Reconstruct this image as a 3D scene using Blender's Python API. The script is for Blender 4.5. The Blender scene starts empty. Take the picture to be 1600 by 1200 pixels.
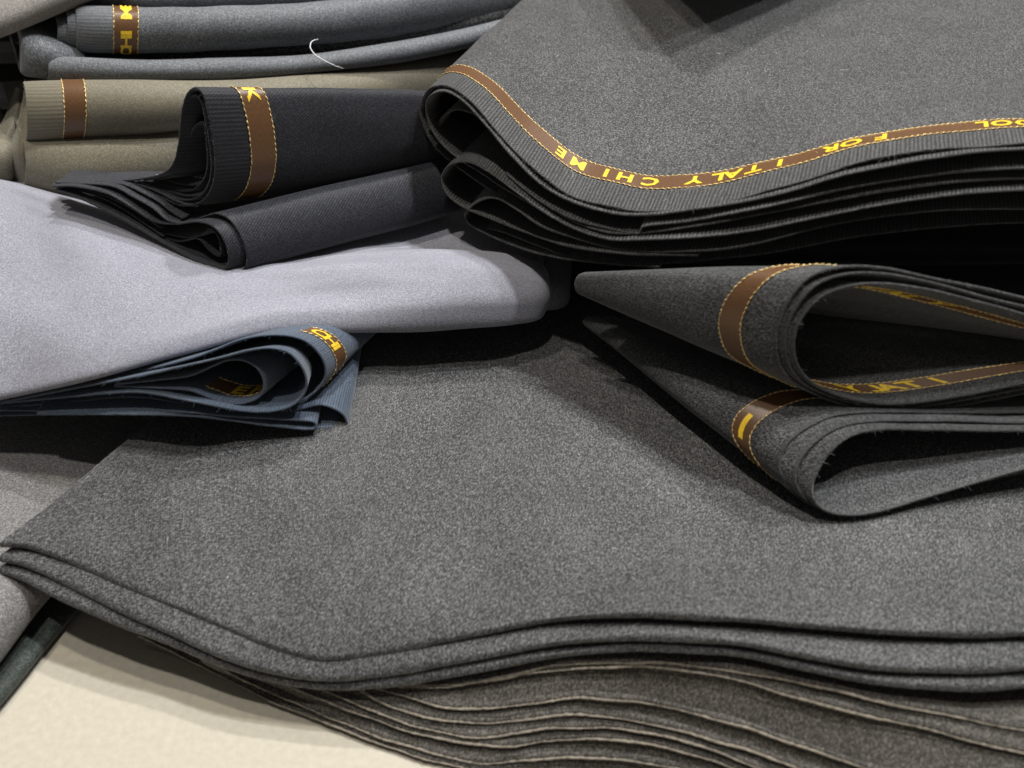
import bpy, math, random
import numpy as np
from mathutils import Vector

random.seed(4)
rng = np.random.default_rng(7)
SC = bpy.context.scene
COL = SC.collection

# ------------------------------------------------------------------ camera
CAM_H, PITCH, FPX = 0.26, math.radians(40), 1386.0      # metres, tilt below the horizon, focal length in photo pixels
cam = bpy.data.cameras.new('camera')
cam.sensor_width = 36.0
cam.lens = 36.0 * FPX / 1600.0
cam.clip_start, cam.clip_end = 0.005, 20.0
cam.dof.use_dof = True
cam.dof.focus_distance = 0.335
cam.dof.aperture_fstop = 9.0
camo = bpy.data.objects.new('camera', cam)
camo.location = (0, 0, CAM_H)
camo.rotation_euler = (math.pi / 2 - PITCH, 0, 0)
COL.objects.link(camo)
SC.camera = camo

# ------------------------------------------------------------------ world and lamps (an indoor shop counter under ceiling spots)
w = bpy.data.worlds.new('World'); SC.world = w; w.use_nodes = True
bg = w.node_tree.nodes['Background']
bg.inputs[0].default_value = (1.0, 0.97, 0.94, 1)
bg.inputs[1].default_value = 0.09
SC.view_settings.view_transform = 'Standard'
SC.view_settings.look = 'None'
SC.view_settings.exposure = 0.1
SC.view_settings.gamma = 1.0

def lamp(name, loc, target, size, power, col=(1, 0.98, 0.945)):
    l = bpy.data.lights.new(name, 'AREA'); l.shape = 'DISK'; l.size = size; l.energy = power; l.color = col
    o = bpy.data.objects.new(name, l); o.location = loc
    o.rotation_euler = (Vector(target) - Vector(loc)).to_track_quat('-Z', 'Y').to_euler()
    COL.objects.link(o)

for loc_, pw, lc in (((0.42, 0.54, 1.50), 13, (0.97, 0.985, 1)), ((0.20, 0.90, 1.50), 13, (1, 0.98, 0.95)), ((0.64, 0.40, 1.42), 7, (0.96, 0.98, 1)), ((-0.40, 0.50, 1.48), 7, (1, 0.92, 0.80)), ((-0.10, 0.08, 1.50), 7, (1, 0.96, 0.9))):
    lamp('ceiling_spot', loc_, (0, 0.28, 0.05), 0.065, pw, lc)

# ------------------------------------------------------------------ geometry helpers
CP, SP = math.cos(PITCH), math.sin(PITCH)
def _d(u, v):
    a, b = (u - 800) / FPX, (600 - v) / FPX
    return np.array([a, CP + b * SP, -SP + b * CP])
def Y(u, v, y):                       # the point seen at photo pixel (u, v), y metres ahead of the lens
    d = _d(u, v); s = y / d[1]
    return np.array([d[0] * s, y, CAM_H + d[2] * s])
def Z(u, v, z):                       # ... at height z above the counter
    d = _d(u, v); s = (z - CAM_H) / d[2]
    return np.array([d[0] * s, d[1] * s, z])

def hermite(P, T, t):
    P = np.asarray(P, float); T = np.asarray(T, float); t = np.asarray(t, float)
    n = len(P); sh = (1,) * (P.ndim - 1)
    if n == 2:
        f = ((t - T[0]) / (T[1] - T[0])).reshape(-1, *sh)
        return P[0] * (1 - f) + P[1] * f
    dT = np.diff(T).reshape(-1, *sh); S = np.diff(P, axis=0) / dT
    M = np.empty_like(P)
    M[1:-1] = (S[:-1] * dT[1:] + S[1:] * dT[:-1]) / (dT[1:] + dT[:-1])
    M[0] = S[0]; M[-1] = S[-1]
    i = np.clip(np.searchsorted(T, t, side='right') - 1, 0, n - 2)
    h = (T[i + 1] - T[i]); f = ((t - T[i]) / h)
    h = h.reshape(-1, *sh); f = f.reshape(-1, *sh)
    f2, f3 = f * f, f * f * f
    return (2*f3 - 3*f2 + 1) * P[i] + (f3 - 2*f2 + f) * h * M[i] + (-2*f3 + 3*f2) * P[i+1] + (f3 - f2) * h * M[i+1]

def knots(P):
    s = np.sqrt(np.linalg.norm(np.diff(P, axis=0), axis=1)) + 1e-9      # centripetal
    return np.concatenate([[0], np.cumsum(s)])
def arclen(P):
    return np.concatenate([[0], np.cumsum(np.linalg.norm(np.diff(P, axis=0), axis=1))])
def smooth(P, n):                     # spline through P, n points evenly spaced
    P = np.asarray(P, float); T = knots(P)
    Q = hermite(P, T, np.linspace(0, T[-1], max(400, 4 * n)))
    L = arclen(Q); q = np.linspace(0, L[-1], n)
    return np.stack([np.interp(q, L, Q[:, k]) for k in range(3)], 1)

class Surf:
    """A sheet lofted through rows of points; row 0 is the cut (selvedge) edge."""
    def __init__(self, rows, na=40, nb=160, wob=0.0004, flip=False, seed=0, ease=1.6, up=None):
        R = np.stack([np.asarray(r, float) for r in rows])
        T = knots(R[0])
        Q = hermite(R[0], T, np.linspace(0, T[-1], 1200)); L = arclen(Q)
        tb = np.interp(np.linspace(0, L[-1], nb), L, np.linspace(0, T[-1], 1200))
        G = np.stack([hermite(r, T, tb) for r in R])
        mid = np.mean(R, axis=1); dist = np.mean(np.linalg.norm(np.diff(R, axis=0), axis=2), axis=1)
        K = np.concatenate([[0], np.cumsum(dist)])
        ta = np.linspace(0, 1, na) ** ease * K[-1]
        self.G = hermite(G, K, ta)
        self.flip = flip
        N = self.normals()
        if up is not None:            # make the outside face the given direction at a given fraction along the edge
            k = int(up[0] * (nb - 1)); self.flip = False; N = self.normals()
            if np.dot(N[0, k], np.array(up[1], float)) < 0: self.flip = True; N = self.normals()
        if wob:
            r = np.random.default_rng(seed + 11)
            D = np.concatenate([np.zeros((1, nb)), np.cumsum(np.linalg.norm(np.diff(self.G, axis=0), axis=2), axis=0)])
            B = arclen(self.G[0])[None, :].repeat(na, 0)
            h = 0
            for k in range(7):
                wl = r.uniform(0.018, 0.07); a = r.uniform(-0.9, 0.9) + (math.pi / 2 if k % 3 == 0 else 0); ph = r.uniform(0, 6.28)
                h = h + np.sin((B * math.cos(a) + D * math.sin(a)) * 6.283 / wl + ph) * wl / 0.05
            self.G = self.G + N * (h * wob / 3)[..., None]
        self.D = np.concatenate([np.zeros((1, nb)), np.cumsum(np.linalg.norm(np.diff(self.G, axis=0), axis=2), axis=0)])
        self.B = arclen(self.G[0]); self.N = self.normals()
    def normals(self):
        du = np.gradient(self.G, axis=0); dv = np.gradient(self.G, axis=1)
        n = np.cross(dv, du); n /= np.linalg.norm(n, axis=2, keepdims=True) + 1e-12
        return -n if self.flip else n
    def at(self, d, b, lift=0.0):     # d metres in from row 0, b metres along it
        d = np.atleast_1d(np.asarray(d, float)); b = np.atleast_1d(np.asarray(b, float))
        nb = len(self.B)
        fb = np.interp(b, self.B, np.arange(nb)); j = np.clip(fb.astype(int), 0, nb - 2); f = (fb - j)
        out = []
        def col(jj):
            res = np.empty((len(d), 3)); nn = np.empty((len(d), 3))
            for q in range(len(d)):
                c = self.D[:, jj[q]]
                fa = np.interp(d[q], c, np.arange(len(c))); i = min(int(fa), len(c) - 2); g = fa - i
                res[q] = self.G[i, jj[q]] * (1 - g) + self.G[i + 1, jj[q]] * g
                nn[q] = self.N[i, jj[q]] * (1 - g) + self.N[i + 1, jj[q]] * g
            return res, nn
        p0, n0 = col(j); p1, n1 = col(j + 1); f = f[:, None]
        return p0 * (1 - f) + p1 * f + (n0 * (1 - f) + n1 * f) * lift
    def b_at_px(self, u, v):          # distance along row 0 of the edge point seen nearest to a photo pixel
        q = self.G[0] - np.array([0, 0, CAM_H])
        fwd = q[:, 1] * CP - q[:, 2] * SP; up = q[:, 1] * SP + q[:, 2] * CP
        uu = 800 + FPX * q[:, 0] / fwd; vv = 600 - FPX * up / fwd
        return self.B[np.argmin((uu - u) ** 2 + (vv - v) ** 2)]

def mesh_obj(name, V, F, mat, parent=None, UV=None, smooth_=True):
    me = bpy.data.meshes.new(name)
    me.from_pydata([tuple(p) for p in V], [], F)
    if UV is not None:
        ul = me.uv_layers.new(name='UVMap')
        li = np.empty(len(me.loops), np.int32); me.loops.foreach_get('vertex_index', li)
        ul.data.foreach_set('uv', np.asarray(UV, np.float32)[li].ravel())
    if smooth_:
        me.polygons.foreach_set('use_smooth', np.ones(len(me.polygons), bool))
    me.materials.append(mat); me.update()
    o = bpy.data.objects.new(name, me); COL.objects.link(o)
    if parent is not None:
        o.parent = parent
        o.matrix_parent_inverse = parent.matrix_world.inverted() if False else o.matrix_parent_inverse
        o.location = -np.array(parent.location)
    return o

def grid_faces(na, nb, base, flip):
    i, j = np.meshgrid(np.arange(na - 1), np.arange(nb - 1), indexing='ij')
    a = (i * nb + j + base).ravel(); b = a + 1; c = a + nb + 1; d = a + nb
    q = np.stack([a, b, c, d], 1) if not flip else np.stack([a, d, c, b], 1)
    return q.tolist()

def sheet(name, S, thick, mat, parent, rim=4, u0=0.0, fray=0.00007, seed=0):
    """Cloth sheet with real thickness and a rounded cut edge."""
    na, nb = S.G.shape[:2]
    top = S.G; bot = S.G - S.N * thick
    UVt = np.stack([S.B[None, :].repeat(na, 0) * 1000 + u0, S.D * 1000], 2)
    V = [top.reshape(-1, 3), bot.reshape(-1, 3)]; UV = [UVt.reshape(-1, 2), UVt.reshape(-1, 2) + [37.3, 0]]
    F = grid_faces(na, nb, 0, S.flip) + grid_faces(na, nb, na * nb, not S.flip)
    base = 2 * na * nb
    r = np.random.default_rng(seed + 5)
    def rimstrip(T, N, out, uvs, fl):
        nonlocal base
        n = len(T); rows = []
        for k in range(rim + 1):
            ph = math.pi * k / rim
            j = r.normal(0, fray, (n, 1)) if 0 < k < rim else 0
            rows.append(T - N * (thick * (1 - math.cos(ph)) / 2) + out * (math.sin(ph) * thick * 0.5 + j))
            UV.append(uvs + [0, -thick * 1000 * k / rim])
        V.append(np.concatenate(rows))
        F.extend(grid_faces(rim + 1, n, base, fl)); base += n * (rim + 1)
    def unit(x): return x / (np.linalg.norm(x, axis=1, keepdims=True) + 1e-12)
    rimstrip(S.G[0], S.N[0], unit(S.G[0] - S.G[1]), UVt[0], not S.flip)
    rimstrip(S.G[-1], S.N[-1], unit(S.G[-1] - S.G[-2]), UVt[-1], S.flip)
    rimstrip(S.G[:, 0], S.N[:, 0], unit(S.G[:, 0] - S.G[:, 1]), UVt[:, 0], S.flip)
    rimstrip(S.G[:, -1], S.N[:, -1], unit(S.G[:, -1] - S.G[:, -2]), UVt[:, -1], not S.flip)
    return mesh_obj(name, np.concatenate(V), F, mat, parent, np.concatenate(UV))

def tube(name, P, rad, mat, parent, sides=5):
    P = np.asarray(P, float); n = len(P)
    t = np.gradient(P, axis=0); t /= np.linalg.norm(t, axis=1, keepdims=True) + 1e-12
    ref = np.array([0.13, 0.2, 0.97]); a = np.cross(t, ref); a /= np.linalg.norm(a, axis=1, keepdims=True) + 1e-9
    b = np.cross(t, a); rad = np.broadcast_to(rad, n)
    V = []
    for k in range(sides):
        ph = 2 * math.pi * k / sides
        V.append(P + (a * math.cos(ph) + b * math.sin(ph)) * rad[:, None])
    V = np.stack(V, 1).reshape(-1, 3); F = []
    for i in range(n - 1):
        for k in range(sides):
            k2 = (k + 1) % sides
            F.append((i * sides + k, i * sides + k2, (i + 1) * sides + k2, (i + 1) * sides + k))
    F.append(tuple(range(sides))[::-1]); F.append(tuple((n - 1) * sides + k for k in range(sides)))
    return mesh_obj(name, V, F, mat, parent)

def text_mesh(txt):
    c = bpy.data.curves.new('lettering', 'FONT'); c.body = txt; c.size = 1.0; c.space_character = 1.18
    c.offset = 0.030; c.resolution_u = 2
    o = bpy.data.objects.new('lettering', c); COL.objects.link(o)
    dg = bpy.context.evaluated_depsgraph_get()
    me = bpy.data.meshes.new_from_object(o.evaluated_get(dg))
    COL.objects.unlink(o); bpy.data.objects.remove(o)
    import bmesh
    bm = bmesh.new(); bm.from_mesh(me); bmesh.ops.triangulate(bm, faces=bm.faces)
    for _ in range(2):
        lng = [e for e in bm.edges if e.calc_length() > 0.22]
        if lng: bmesh.ops.subdivide_edges(bm, edges=lng, cuts=1)
    bmesh.ops.triangulate(bm, faces=bm.faces)
    V = np.array([v.co[:2] for v in bm.verts]); bm.verts.index_update()
    F = [tuple(v.index for v in f.verts) for f in bm.faces]
    bm.free(); bpy.data.meshes.remove(me)
    return V, F

def ribbon(S, d0, d1, b0, b1, parent, words=(), lift=0.00022, sg=1, n=None):
    """Satin band woven in beside the selvedge, its stitched gold edges and woven letters. words: (text, start, size, pitch)"""
    n = n or max(40, int((b1 - b0) / 0.0012))
    bb = np.linspace(b0, b1, n); m = 5; V = []; UV = []
    for k in range(m):
        d = d0 + (d1 - d0) * k / (m - 1)
        V.append(S.at(np.full(n, d), bb, lift * sg)); UV.append(np.stack([bb * 1000, np.full(n, d * 1000)], 1))
    F = grid_faces(m, n, 0, S.flip if sg > 0 else not S.flip)
    rb = mesh_obj('ribbon', np.concatenate(V), F, M['satin'], parent, np.concatenate(UV))
    for d in (d0, d1):
        k = int((b1 - b0) / 0.0004); q = np.linspace(b0, b1, k); i = np.arange(k)
        zig = 0.00010 * np.sin(i * 6.283 / 5 + np.cumsum(rng.normal(0, .25, k))) + rng.normal(0, 0.00006, k)
        up = lift + 0.00006 + 0.0001 * np.cos(i * 6.283 / 5)
        rad = np.clip(0.00015 + 0.00006 * np.cos(i * 6.283 / 5) + rng.normal(0, 0.00004, k), 0.00005, 0.0003)
        o = tube('stitching', S.at(d + zig, q, (up * sg)[:, None]), rad, M['gold'], rb)
        o.location = (0, 0, 0)
    for txt, bs, size, pitch, sx, sy in words:
        for k, ch in enumerate(txt):
            tv, tf = text_mesh(ch)
            x = (tv[:, 0] - tv[:, 0].min()) * size * 1.38 + k * pitch; y = (tv[:, 1] - 0.36) * size; dc = (d0 + d1) / 2
            b, d = (bs + sx * x, dc + sy * y) if sx else (bs + y * 1.6, dc + x - 0.0008)
            o = mesh_obj('lettering', S.at(d, b, (lift + 0.00018) * sg), tf, M['thread'], rb)
            o.location = (0, 0, 0)
    return rb

def thing(name, label, cat, loc=(0, 0, 0), group=None):
    o = bpy.data.objects.new(name, None); o.empty_display_size = 0.02; COL.objects.link(o)
    o.location = loc; o['label'] = label; o['category'] = cat
    group = group or ('folded cloth lengths piled on the counter' if name == 'folded_cloth' else None)
    if group: o['group'] = group
    return o

def fold(stations, back=0.06, r=1.0, drop=0.0, arc=11, bend=0.0):
    """Rows across a folded cloth edge. station = (u, v_top, v_bottom, y, bulge) in photo pixels / metres."""
    T = [Y(s[0], s[1], s[3] + 0.35 * s[4]) for s in stations]; B = [Y(s[0], s[2], s[3] + 0.2 * s[4]) for s in stations]
    rows = []
    for i, s in enumerate(stations):
        a = max(i - 1, 0); c = min(i + 1, len(stations) - 1)
        ax = T[c] + B[c] - T[a] - B[a]; ax[2] = 0; ax /= np.linalg.norm(ax)
        f = np.array([-T[i][0], -T[i][1], 0]) / math.hypot(T[i][0], T[i][1])
        m = (T[i] + B[i]) / 2; h = (T[i] - B[i]) / 2
        pts = [T[i] - f * back + np.array([0, 0, -drop]), T[i] - f * back * 0.4 + np.array([0, 0, -drop * 0.42])]
        for k in range(arc):
            ph = math.pi / 2 - math.pi * k / (arc - 1)
            pts.append(m + h * math.sin(ph) + f * s[4] * max(0, math.cos(ph)) ** 0.8)
        pts += [B[i] - f * back * 0.4, B[i] - f * back]
        rows.append(pts)
    return rows

# ------------------------------------------------------------------ materials
def cloth(name, dark, light, selv=0.0, twill=0.25, rib=0.6, sheen=0.25, grain=1.0, contrast=1.0, ribp=1.35, gloss=0.62, dirn=1):
    m = bpy.data.materials.new(name); m.use_nodes = True; nt = m.node_tree; N = nt.nodes; L = nt.links
    p = N['Principled BSDF']; p.inputs['Roughness'].default_value = gloss
    p.inputs['Specular IOR Level'].default_value = 0.25
    p.inputs['Sheen Weight'].default_value = sheen; p.inputs['Sheen Roughness'].default_value = 0.45
    uv = N.new('ShaderNodeUVMap'); uv.uv_map = 'UVMap'
    sep = N.new('ShaderNodeSeparateXYZ'); L.new(uv.outputs[0], sep.inputs[0])
    def math_(op, a, b=None, c=None):
        n = N.new('ShaderNodeMath'); n.operation = op
        for k, x in enumerate((a, b, c)):
            if x is None: continue
            if isinstance(x, (int, float)): n.inputs[k].default_value = x
            else: L.new(x, n.inputs[k])
        return n.outputs[0]
    def noise(sx, sy, rot, detail=2.0, off=0.0):
        mp = N.new('ShaderNodeMapping'); mp.inputs['Scale'].default_value = (sx, sy, 1)
        rt = N.new('ShaderNodeMapping'); rt.inputs['Rotation'].default_value = (0, 0, rot); rt.inputs['Location'].default_value = (off, off * 0.7, 0)
        L.new(uv.outputs[0], rt.inputs[0]); L.new(rt.outputs[0], mp.inputs[0])
        t = N.new('ShaderNodeTexNoise'); t.noise_dimensions = '2D'; t.inputs['Scale'].default_value = 1.0; t.inputs['Detail'].default_value = detail
        L.new(mp.outputs[0], t.inputs[0]); return t.outputs[0]
    g = 1.0 / grain
    n1 = noise(4.2 * g, 0.95 * g, 0.55 * dirn, 1.5); n2 = noise(3.4 * g, 1.4 * g, 0.75 * dirn, 1.5, 13.1); n3 = noise(2.2 * g, 4.6 * g, 0.1, 1.0, 31.0)
    big = noise(0.035, 0.035, 0.3, 3.0, 5.0)
    mix = math_('ADD', math_('ADD', math_('MULTIPLY', n1, 0.46), math_('MULTIPLY', n2, 0.34)), math_('MULTIPLY', n3, 0.20))
    # single yarn floats: staggered cells along the twill, each yarn a shade of its own
    rt = N.new('ShaderNodeMapping'); rt.inputs['Rotation'].default_value = (0, 0, 0.6 * dirn); L.new(uv.outputs[0], rt.inputs[0])
    sx = N.new('ShaderNodeSeparateXYZ'); L.new(rt.outputs[0], sx.inputs[0])
    row = math_('FLOOR', math_('MULTIPLY', sx.outputs[0], 2.9 / grain))
    cel = math_('FLOOR', math_('ADD', math_('MULTIPLY', sx.outputs[1], 1.3 / grain), math_('MULTIPLY', row, 0.381)))
    cv = N.new('ShaderNodeCombineXYZ'); L.new(row, cv.inputs[0]); L.new(cel, cv.inputs[1])
    wn = N.new('ShaderNodeTexWhiteNoise'); wn.noise_dimensions = '2D'; L.new(cv.outputs[0], wn.inputs['Vector'])
    yarn = math_('MULTIPLY', math_('SUBTRACT', wn.outputs['Value'], 0.5), 0.105)
    mix0 = mix; mix = math_('ADD', math_('MULTIPLY_ADD', math_('SUBTRACT', mix, 0.5), 0.55, 0.5), yarn)
    spk = math_('MULTIPLY_ADD', math_('SUBTRACT', mix, 0.5), 9.0 * contrast, 0.42)
    if selv > 0: spk = math_('MULTIPLY_ADD', math_('SUBTRACT', spk, 0.42), math_('MULTIPLY_ADD', math_('LESS_THAN', sep.outputs[1], selv), -0.6, 1.0), 0.42)
    tw = math_('SINE', math_('MULTIPLY', math_('ADD', sep.outputs[0], math_('MULTIPLY', sep.outputs[1], 0.75)), 6.283 / 1.05))
    spk = math_('ADD', spk, math_('MULTIPLY', tw, twill * 0.35))
    spk = math_('ADD', spk, math_('MULTIPLY', math_('SUBTRACT', big, 0.5), 0.25))
    hgt = math_('MULTIPLY', tw, twill * 0.5)
    if selv > 0:
        ins = math_('MULTIPLY', math_('LESS_THAN', sep.outputs[1], selv), math_('GREATER_THAN', sep.outputs[1], 0.02))
        jit = noise(0.9, 0.05, 0.0, 1.0, 3.0)
        rb = math_('SINE', math_('MULTIPLY_ADD', sep.outputs[0], 6.283 / ribp, math_('MULTIPLY', jit, 3.0)))
        rb2 = math_('MULTIPLY', rb, ins)
        spk = math_('ADD', spk, math_('MULTIPLY', rb2, 0.28 * rib)); hgt = math_('ADD', hgt, math_('MULTIPLY', rb2, 0.9 * rib))
    spk = math_('POWER', math_('MINIMUM', math_('MAXIMUM', spk, 0.0), 1.6), 1.0 + 0.5 * contrast)
    mx = N.new('ShaderNodeMix'); mx.data_type = 'RGBA'
    mx.inputs[6].default_value = (*dark, 1); mx.inputs[7].default_value = (*light, 1)
    mx.clamp_factor = False; L.new(spk, mx.inputs[0]); L.new(mx.outputs[2], p.inputs['Base Color'])
    bp = N.new('ShaderNodeBump'); bp.inputs['Strength'].default_value = 0.22; bp.inputs['Distance'].default_value = 0.00022
    L.new(hgt, bp.inputs['Height']); L.new(bp.outputs[0], p.inputs['Normal'])
    return m

def plain(name, col, rough=0.6, metal=0.0, sheen=0.0, nscale=0, amt=0.2, bump=0.0, aniso=None):
    m = bpy.data.materials.new(name); m.use_nodes = True; nt = m.node_tree; N = nt.nodes; L = nt.links
    p = N['Principled BSDF']; p.inputs['Base Color'].default_value = (*col, 1); p.inputs['Roughness'].default_value = rough
    p.inputs['Metallic'].default_value = metal; p.inputs['Sheen Weight'].default_value = sheen
    if nscale:
        tc = N.new('ShaderNodeTexCoord'); t = N.new('ShaderNodeTexNoise'); t.inputs['Scale'].default_value = nscale; t.inputs['Detail'].default_value = 6
        if aniso:
            mp = N.new('ShaderNodeMapping'); mp.inputs['Scale'].default_value = aniso
            L.new(tc.outputs['UV'], mp.inputs[0]); L.new(mp.outputs[0], t.inputs[0])
        else: L.new(tc.outputs['Object'], t.inputs[0])
        mx = N.new('ShaderNodeMix'); mx.data_type = 'RGBA'
        mx.inputs[6].default_value = (*[c * (1 - amt) for c in col], 1); mx.inputs[7].default_value = (*[min(1, c * (1 + amt)) for c in col], 1)
        mr = N.new('ShaderNodeMapRange'); mr.inputs[1].default_value = 0.3; mr.inputs[2].default_value = 0.7
        L.new(t.outputs[0], mr.inputs[0]); L.new(mr.outputs[0], mx.inputs[0]); L.new(mx.outputs[2], p.inputs['Base Color'])
        if bump:
            bp = N.new('ShaderNodeBump'); bp.inputs['Strength'].default_value = 0.5; bp.inputs['Distance'].default_value = bump
            L.new(t.outputs[0], bp.inputs['Height']); L.new(bp.outputs[0], p.inputs['Normal'])
    return m

M = {}
M['charcoal'] = cloth('charcoal_worsted', (0.012, 0.012, 0.0122), (0.146, 0.146, 0.147), contrast=0.85)
M['charcoal_selv'] = cloth('charcoal_selvedged', (0.010, 0.010, 0.010), (0.128, 0.127, 0.125), selv=12.0, rib=1.0, dirn=-1)
M['charcoal_loop'] = cloth('charcoal_loop_cloth', (0.008, 0.008, 0.0085), (0.125, 0.127, 0.129), selv=1.0, rib=0.2, contrast=0.85)
M['heather'] = cloth('light_heather', (0.085, 0.082, 0.081), (0.26, 0.252, 0.246), twill=0.15, contrast=0.7)
M['lavender'] = cloth('lavender_grey', (0.165, 0.166, 0.195), (0.40, 0.40, 0.46), twill=0.12, grain=0.85, contrast=0.6)
M['blue'] = cloth('slate_blue', (0.034, 0.046, 0.066), (0.13, 0.165, 0.22), selv=13.0, rib=0.8, ribp=1.0, contrast=0.5)
M['navy'] = cloth('black_navy', (0.005, 0.0053, 0.0072), (0.030, 0.031, 0.040), selv=11.5, rib=0.8, twill=0.7, ribp=1.5, contrast=0.8)
M['navy_plain'] = cloth('black_navy_body', (0.0068, 0.0072, 0.0098), (0.040, 0.0415, 0.053), twill=0.9, contrast=0.7)
M['olive'] = cloth('olive_khaki', (0.115, 0.102, 0.07), (0.25, 0.228, 0.17), selv=16.0, rib=0.55, ribp=1.7, twill=0.2, contrast=0.6, grain=0.8)
M['bluegrey'] = cloth('blue_grey', (0.07, 0.075, 0.082), (0.205, 0.217, 0.233), selv=16, rib=0.5, twill=0.2, contrast=0.7)
M['olive_plain'] = cloth('olive_body', (0.115, 0.102, 0.07), (0.25, 0.228, 0.17), twill=0.3, contrast=0.6, grain=0.8)
M['bluegrey_plain'] = cloth('blue_grey_body', (0.07, 0.075, 0.082), (0.205, 0.217, 0.233), twill=0.2, contrast=0.7)
M['taupe'] = cloth('taupe_grey', (0.13, 0.12, 0.11), (0.29, 0.27, 0.25), contrast=0.7)
M['brown'] = cloth('brown_grey', (0.024, 0.0215, 0.0185), (0.14, 0.126, 0.108), twill=0.2, contrast=0.9)
M['green'] = cloth('dark_green_cloth', (0.02, 0.026, 0.022), (0.06, 0.07, 0.06))
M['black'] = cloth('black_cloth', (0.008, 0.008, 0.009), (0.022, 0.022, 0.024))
M['satin'] = plain('brown_satin', (0.115, 0.056, 0.024), 0.36, 0.0, 0.0, 1.0, 0.35, 0.00008, (0.9, 3.5, 1))
M['gold'] = plain('gold_thread', (0.82, 0.60, 0.26), 0.35, 0.35)
M['thread'] = plain('yellow_thread', (0.85, 0.55, 0.02), 0.5, 0.0, 0.1, 900, 0.2, 0.0001)
M['tan_thread'] = plain('tan_edge_thread', (0.21, 0.18, 0.14), 0.8, 0, 0.2, 700, 0.45, 0.0002)
M['white'] = plain('white_thread', (0.75, 0.75, 0.78), 0.7)
M['board'] = plain('cream_board', (0.43, 0.395, 0.32), 0.7, 0, 0, 420, 0.07, 0.0002)

# ------------------------------------------------------------------ the counter
import bmesh
def slab(name, x0, x1, y0, y1, z0, z1, mat, bev=0.003):
    bm = bmesh.new(); bmesh.ops.create_cube(bm, size=1)
    for v in bm.verts:
        v.co = ((x0 + x1) / 2 + v.co.x * (x1 - x0), (y0 + y1) / 2 + v.co.y * (y1 - y0), (z0 + z1) / 2 + v.co.z * (z1 - z0))
    bmesh.ops.bevel(bm, geom=bm.edges[:], offset=bev, segments=3, affect='EDGES')
    me = bpy.data.meshes.new(name); bm.to_mesh(me); bm.free(); me.materials.append(mat)
    o = bpy.data.objects.new(name, me); COL.objects.link(o); return o
ct = slab('counter_top', -1.2, 1.2, -0.6, 1.4, -0.03, 0.0, M['board']); ct['kind'] = 'structure'

def interp(xs, ys):
    xs = np.array(xs, float); ys = np.array(ys, float)
    return lambda u: float(np.interp(u, xs, ys))
def sp(xs, ys):
    T = np.array(xs, float); P = np.array(ys, float)[:, None]
    return lambda u: float(hermite(P, T, np.array([min(max(u, T[0]), T[-1])]))[0, 0])

# ------------------------------------------------------------------ brown stack of many layers under the charcoal cloth (bottom)
zc = sp([-200, 0, 250, 480, 700, 1000, 1300, 1600, 1900], [.038, .036, .030, .025, .031, .045, .047, .044, .042])   # height of the charcoal front edge
BR = thing('cloth_stack', 'brown grey cloth folded into many thin layers, lowest of all, on the cream board', 'folded cloth', (0.03, 0.15, 0.0))
edges = [
    [(560, 1060), (662, 1069), (760, 1062), (850, 1042), (1000, 1034), (1200, 1056), (1400, 1100), (1600, 1140), (1800, 1175), (2500, 1287)],
    [(540, 1064), (620, 1071), (700, 1071), (850, 1048), (1000, 1041), (1112, 1052), (1262, 1094), (1450, 1139), (1600, 1176), (1800, 1220), (2500, 1332)],
    [(520, 1062), (587, 1074), (644, 1091), (719, 1106), (812, 1101), (906, 1089), (1000, 1097), (1150, 1131), (1262, 1169), (1356, 1200), (1500, 1245), (1700, 1300), (2500, 1428)],
    [(500, 1062), (550, 1074), (625, 1108), (700, 1125), (775, 1129), (869, 1116), (1000, 1127), (1112, 1154), (1225, 1191), (1350, 1235), (1600, 1310), (2500, 1454)],
    [(440, 1050), (494, 1071), (587, 1112), (662, 1137), (756, 1151), (869, 1136), (1000, 1142), (1112, 1170), (1225, 1215), (1400, 1275), (1600, 1340), (2500, 1484)],
    [(380, 1035), (437, 1064), (550, 1110), (662, 1148), (775, 1164), (925, 1153), (1000, 1159), (1112, 1188), (1225, 1235), (1400, 1300), (1600, 1370), (2500, 1514)],
    [(300, 1015), (400, 1070), (512, 1119), (625, 1161), (737, 1189), (887, 1183), (1000, 1189), (1112, 1215), (1225, 1260), (1400, 1330), (1600, 1400), (2500, 1544)],
    [(215, 990), (300, 1032), (400, 1083), (520, 1133), (660, 1183), (800, 1215), (1000, 1222), (1112, 1245), (1225, 1290), (1400, 1360), (1600, 1440), (2500, 1584)],
]
vt = sp([0, 215, 440, 560, 700, 850, 1000, 1150, 1350, 1500, 1620, 1900], [880, 985, 1060, 1068, 1052, 1026, 1012, 1022, 1060, 1070, 1070, 1070])
vb = interp([p[0] for p in edges[-1]], [p[1] + 6 for p in edges[-1]])
def edge_row(e, us):
    q = sp([p[0] for p in e], [p[1] for p in e]); R = []
    for u in us:
        v = q(u); f = min(1, max(0, (v - vt(u)) / (vb(u) - vt(u) + 1e-6)))
        R.append(Z(u, v, 0.0016 + max(0.0, zc(u) - 0.0105 - 0.0016) * (1 - f)))
    return np.array(R)
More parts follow.
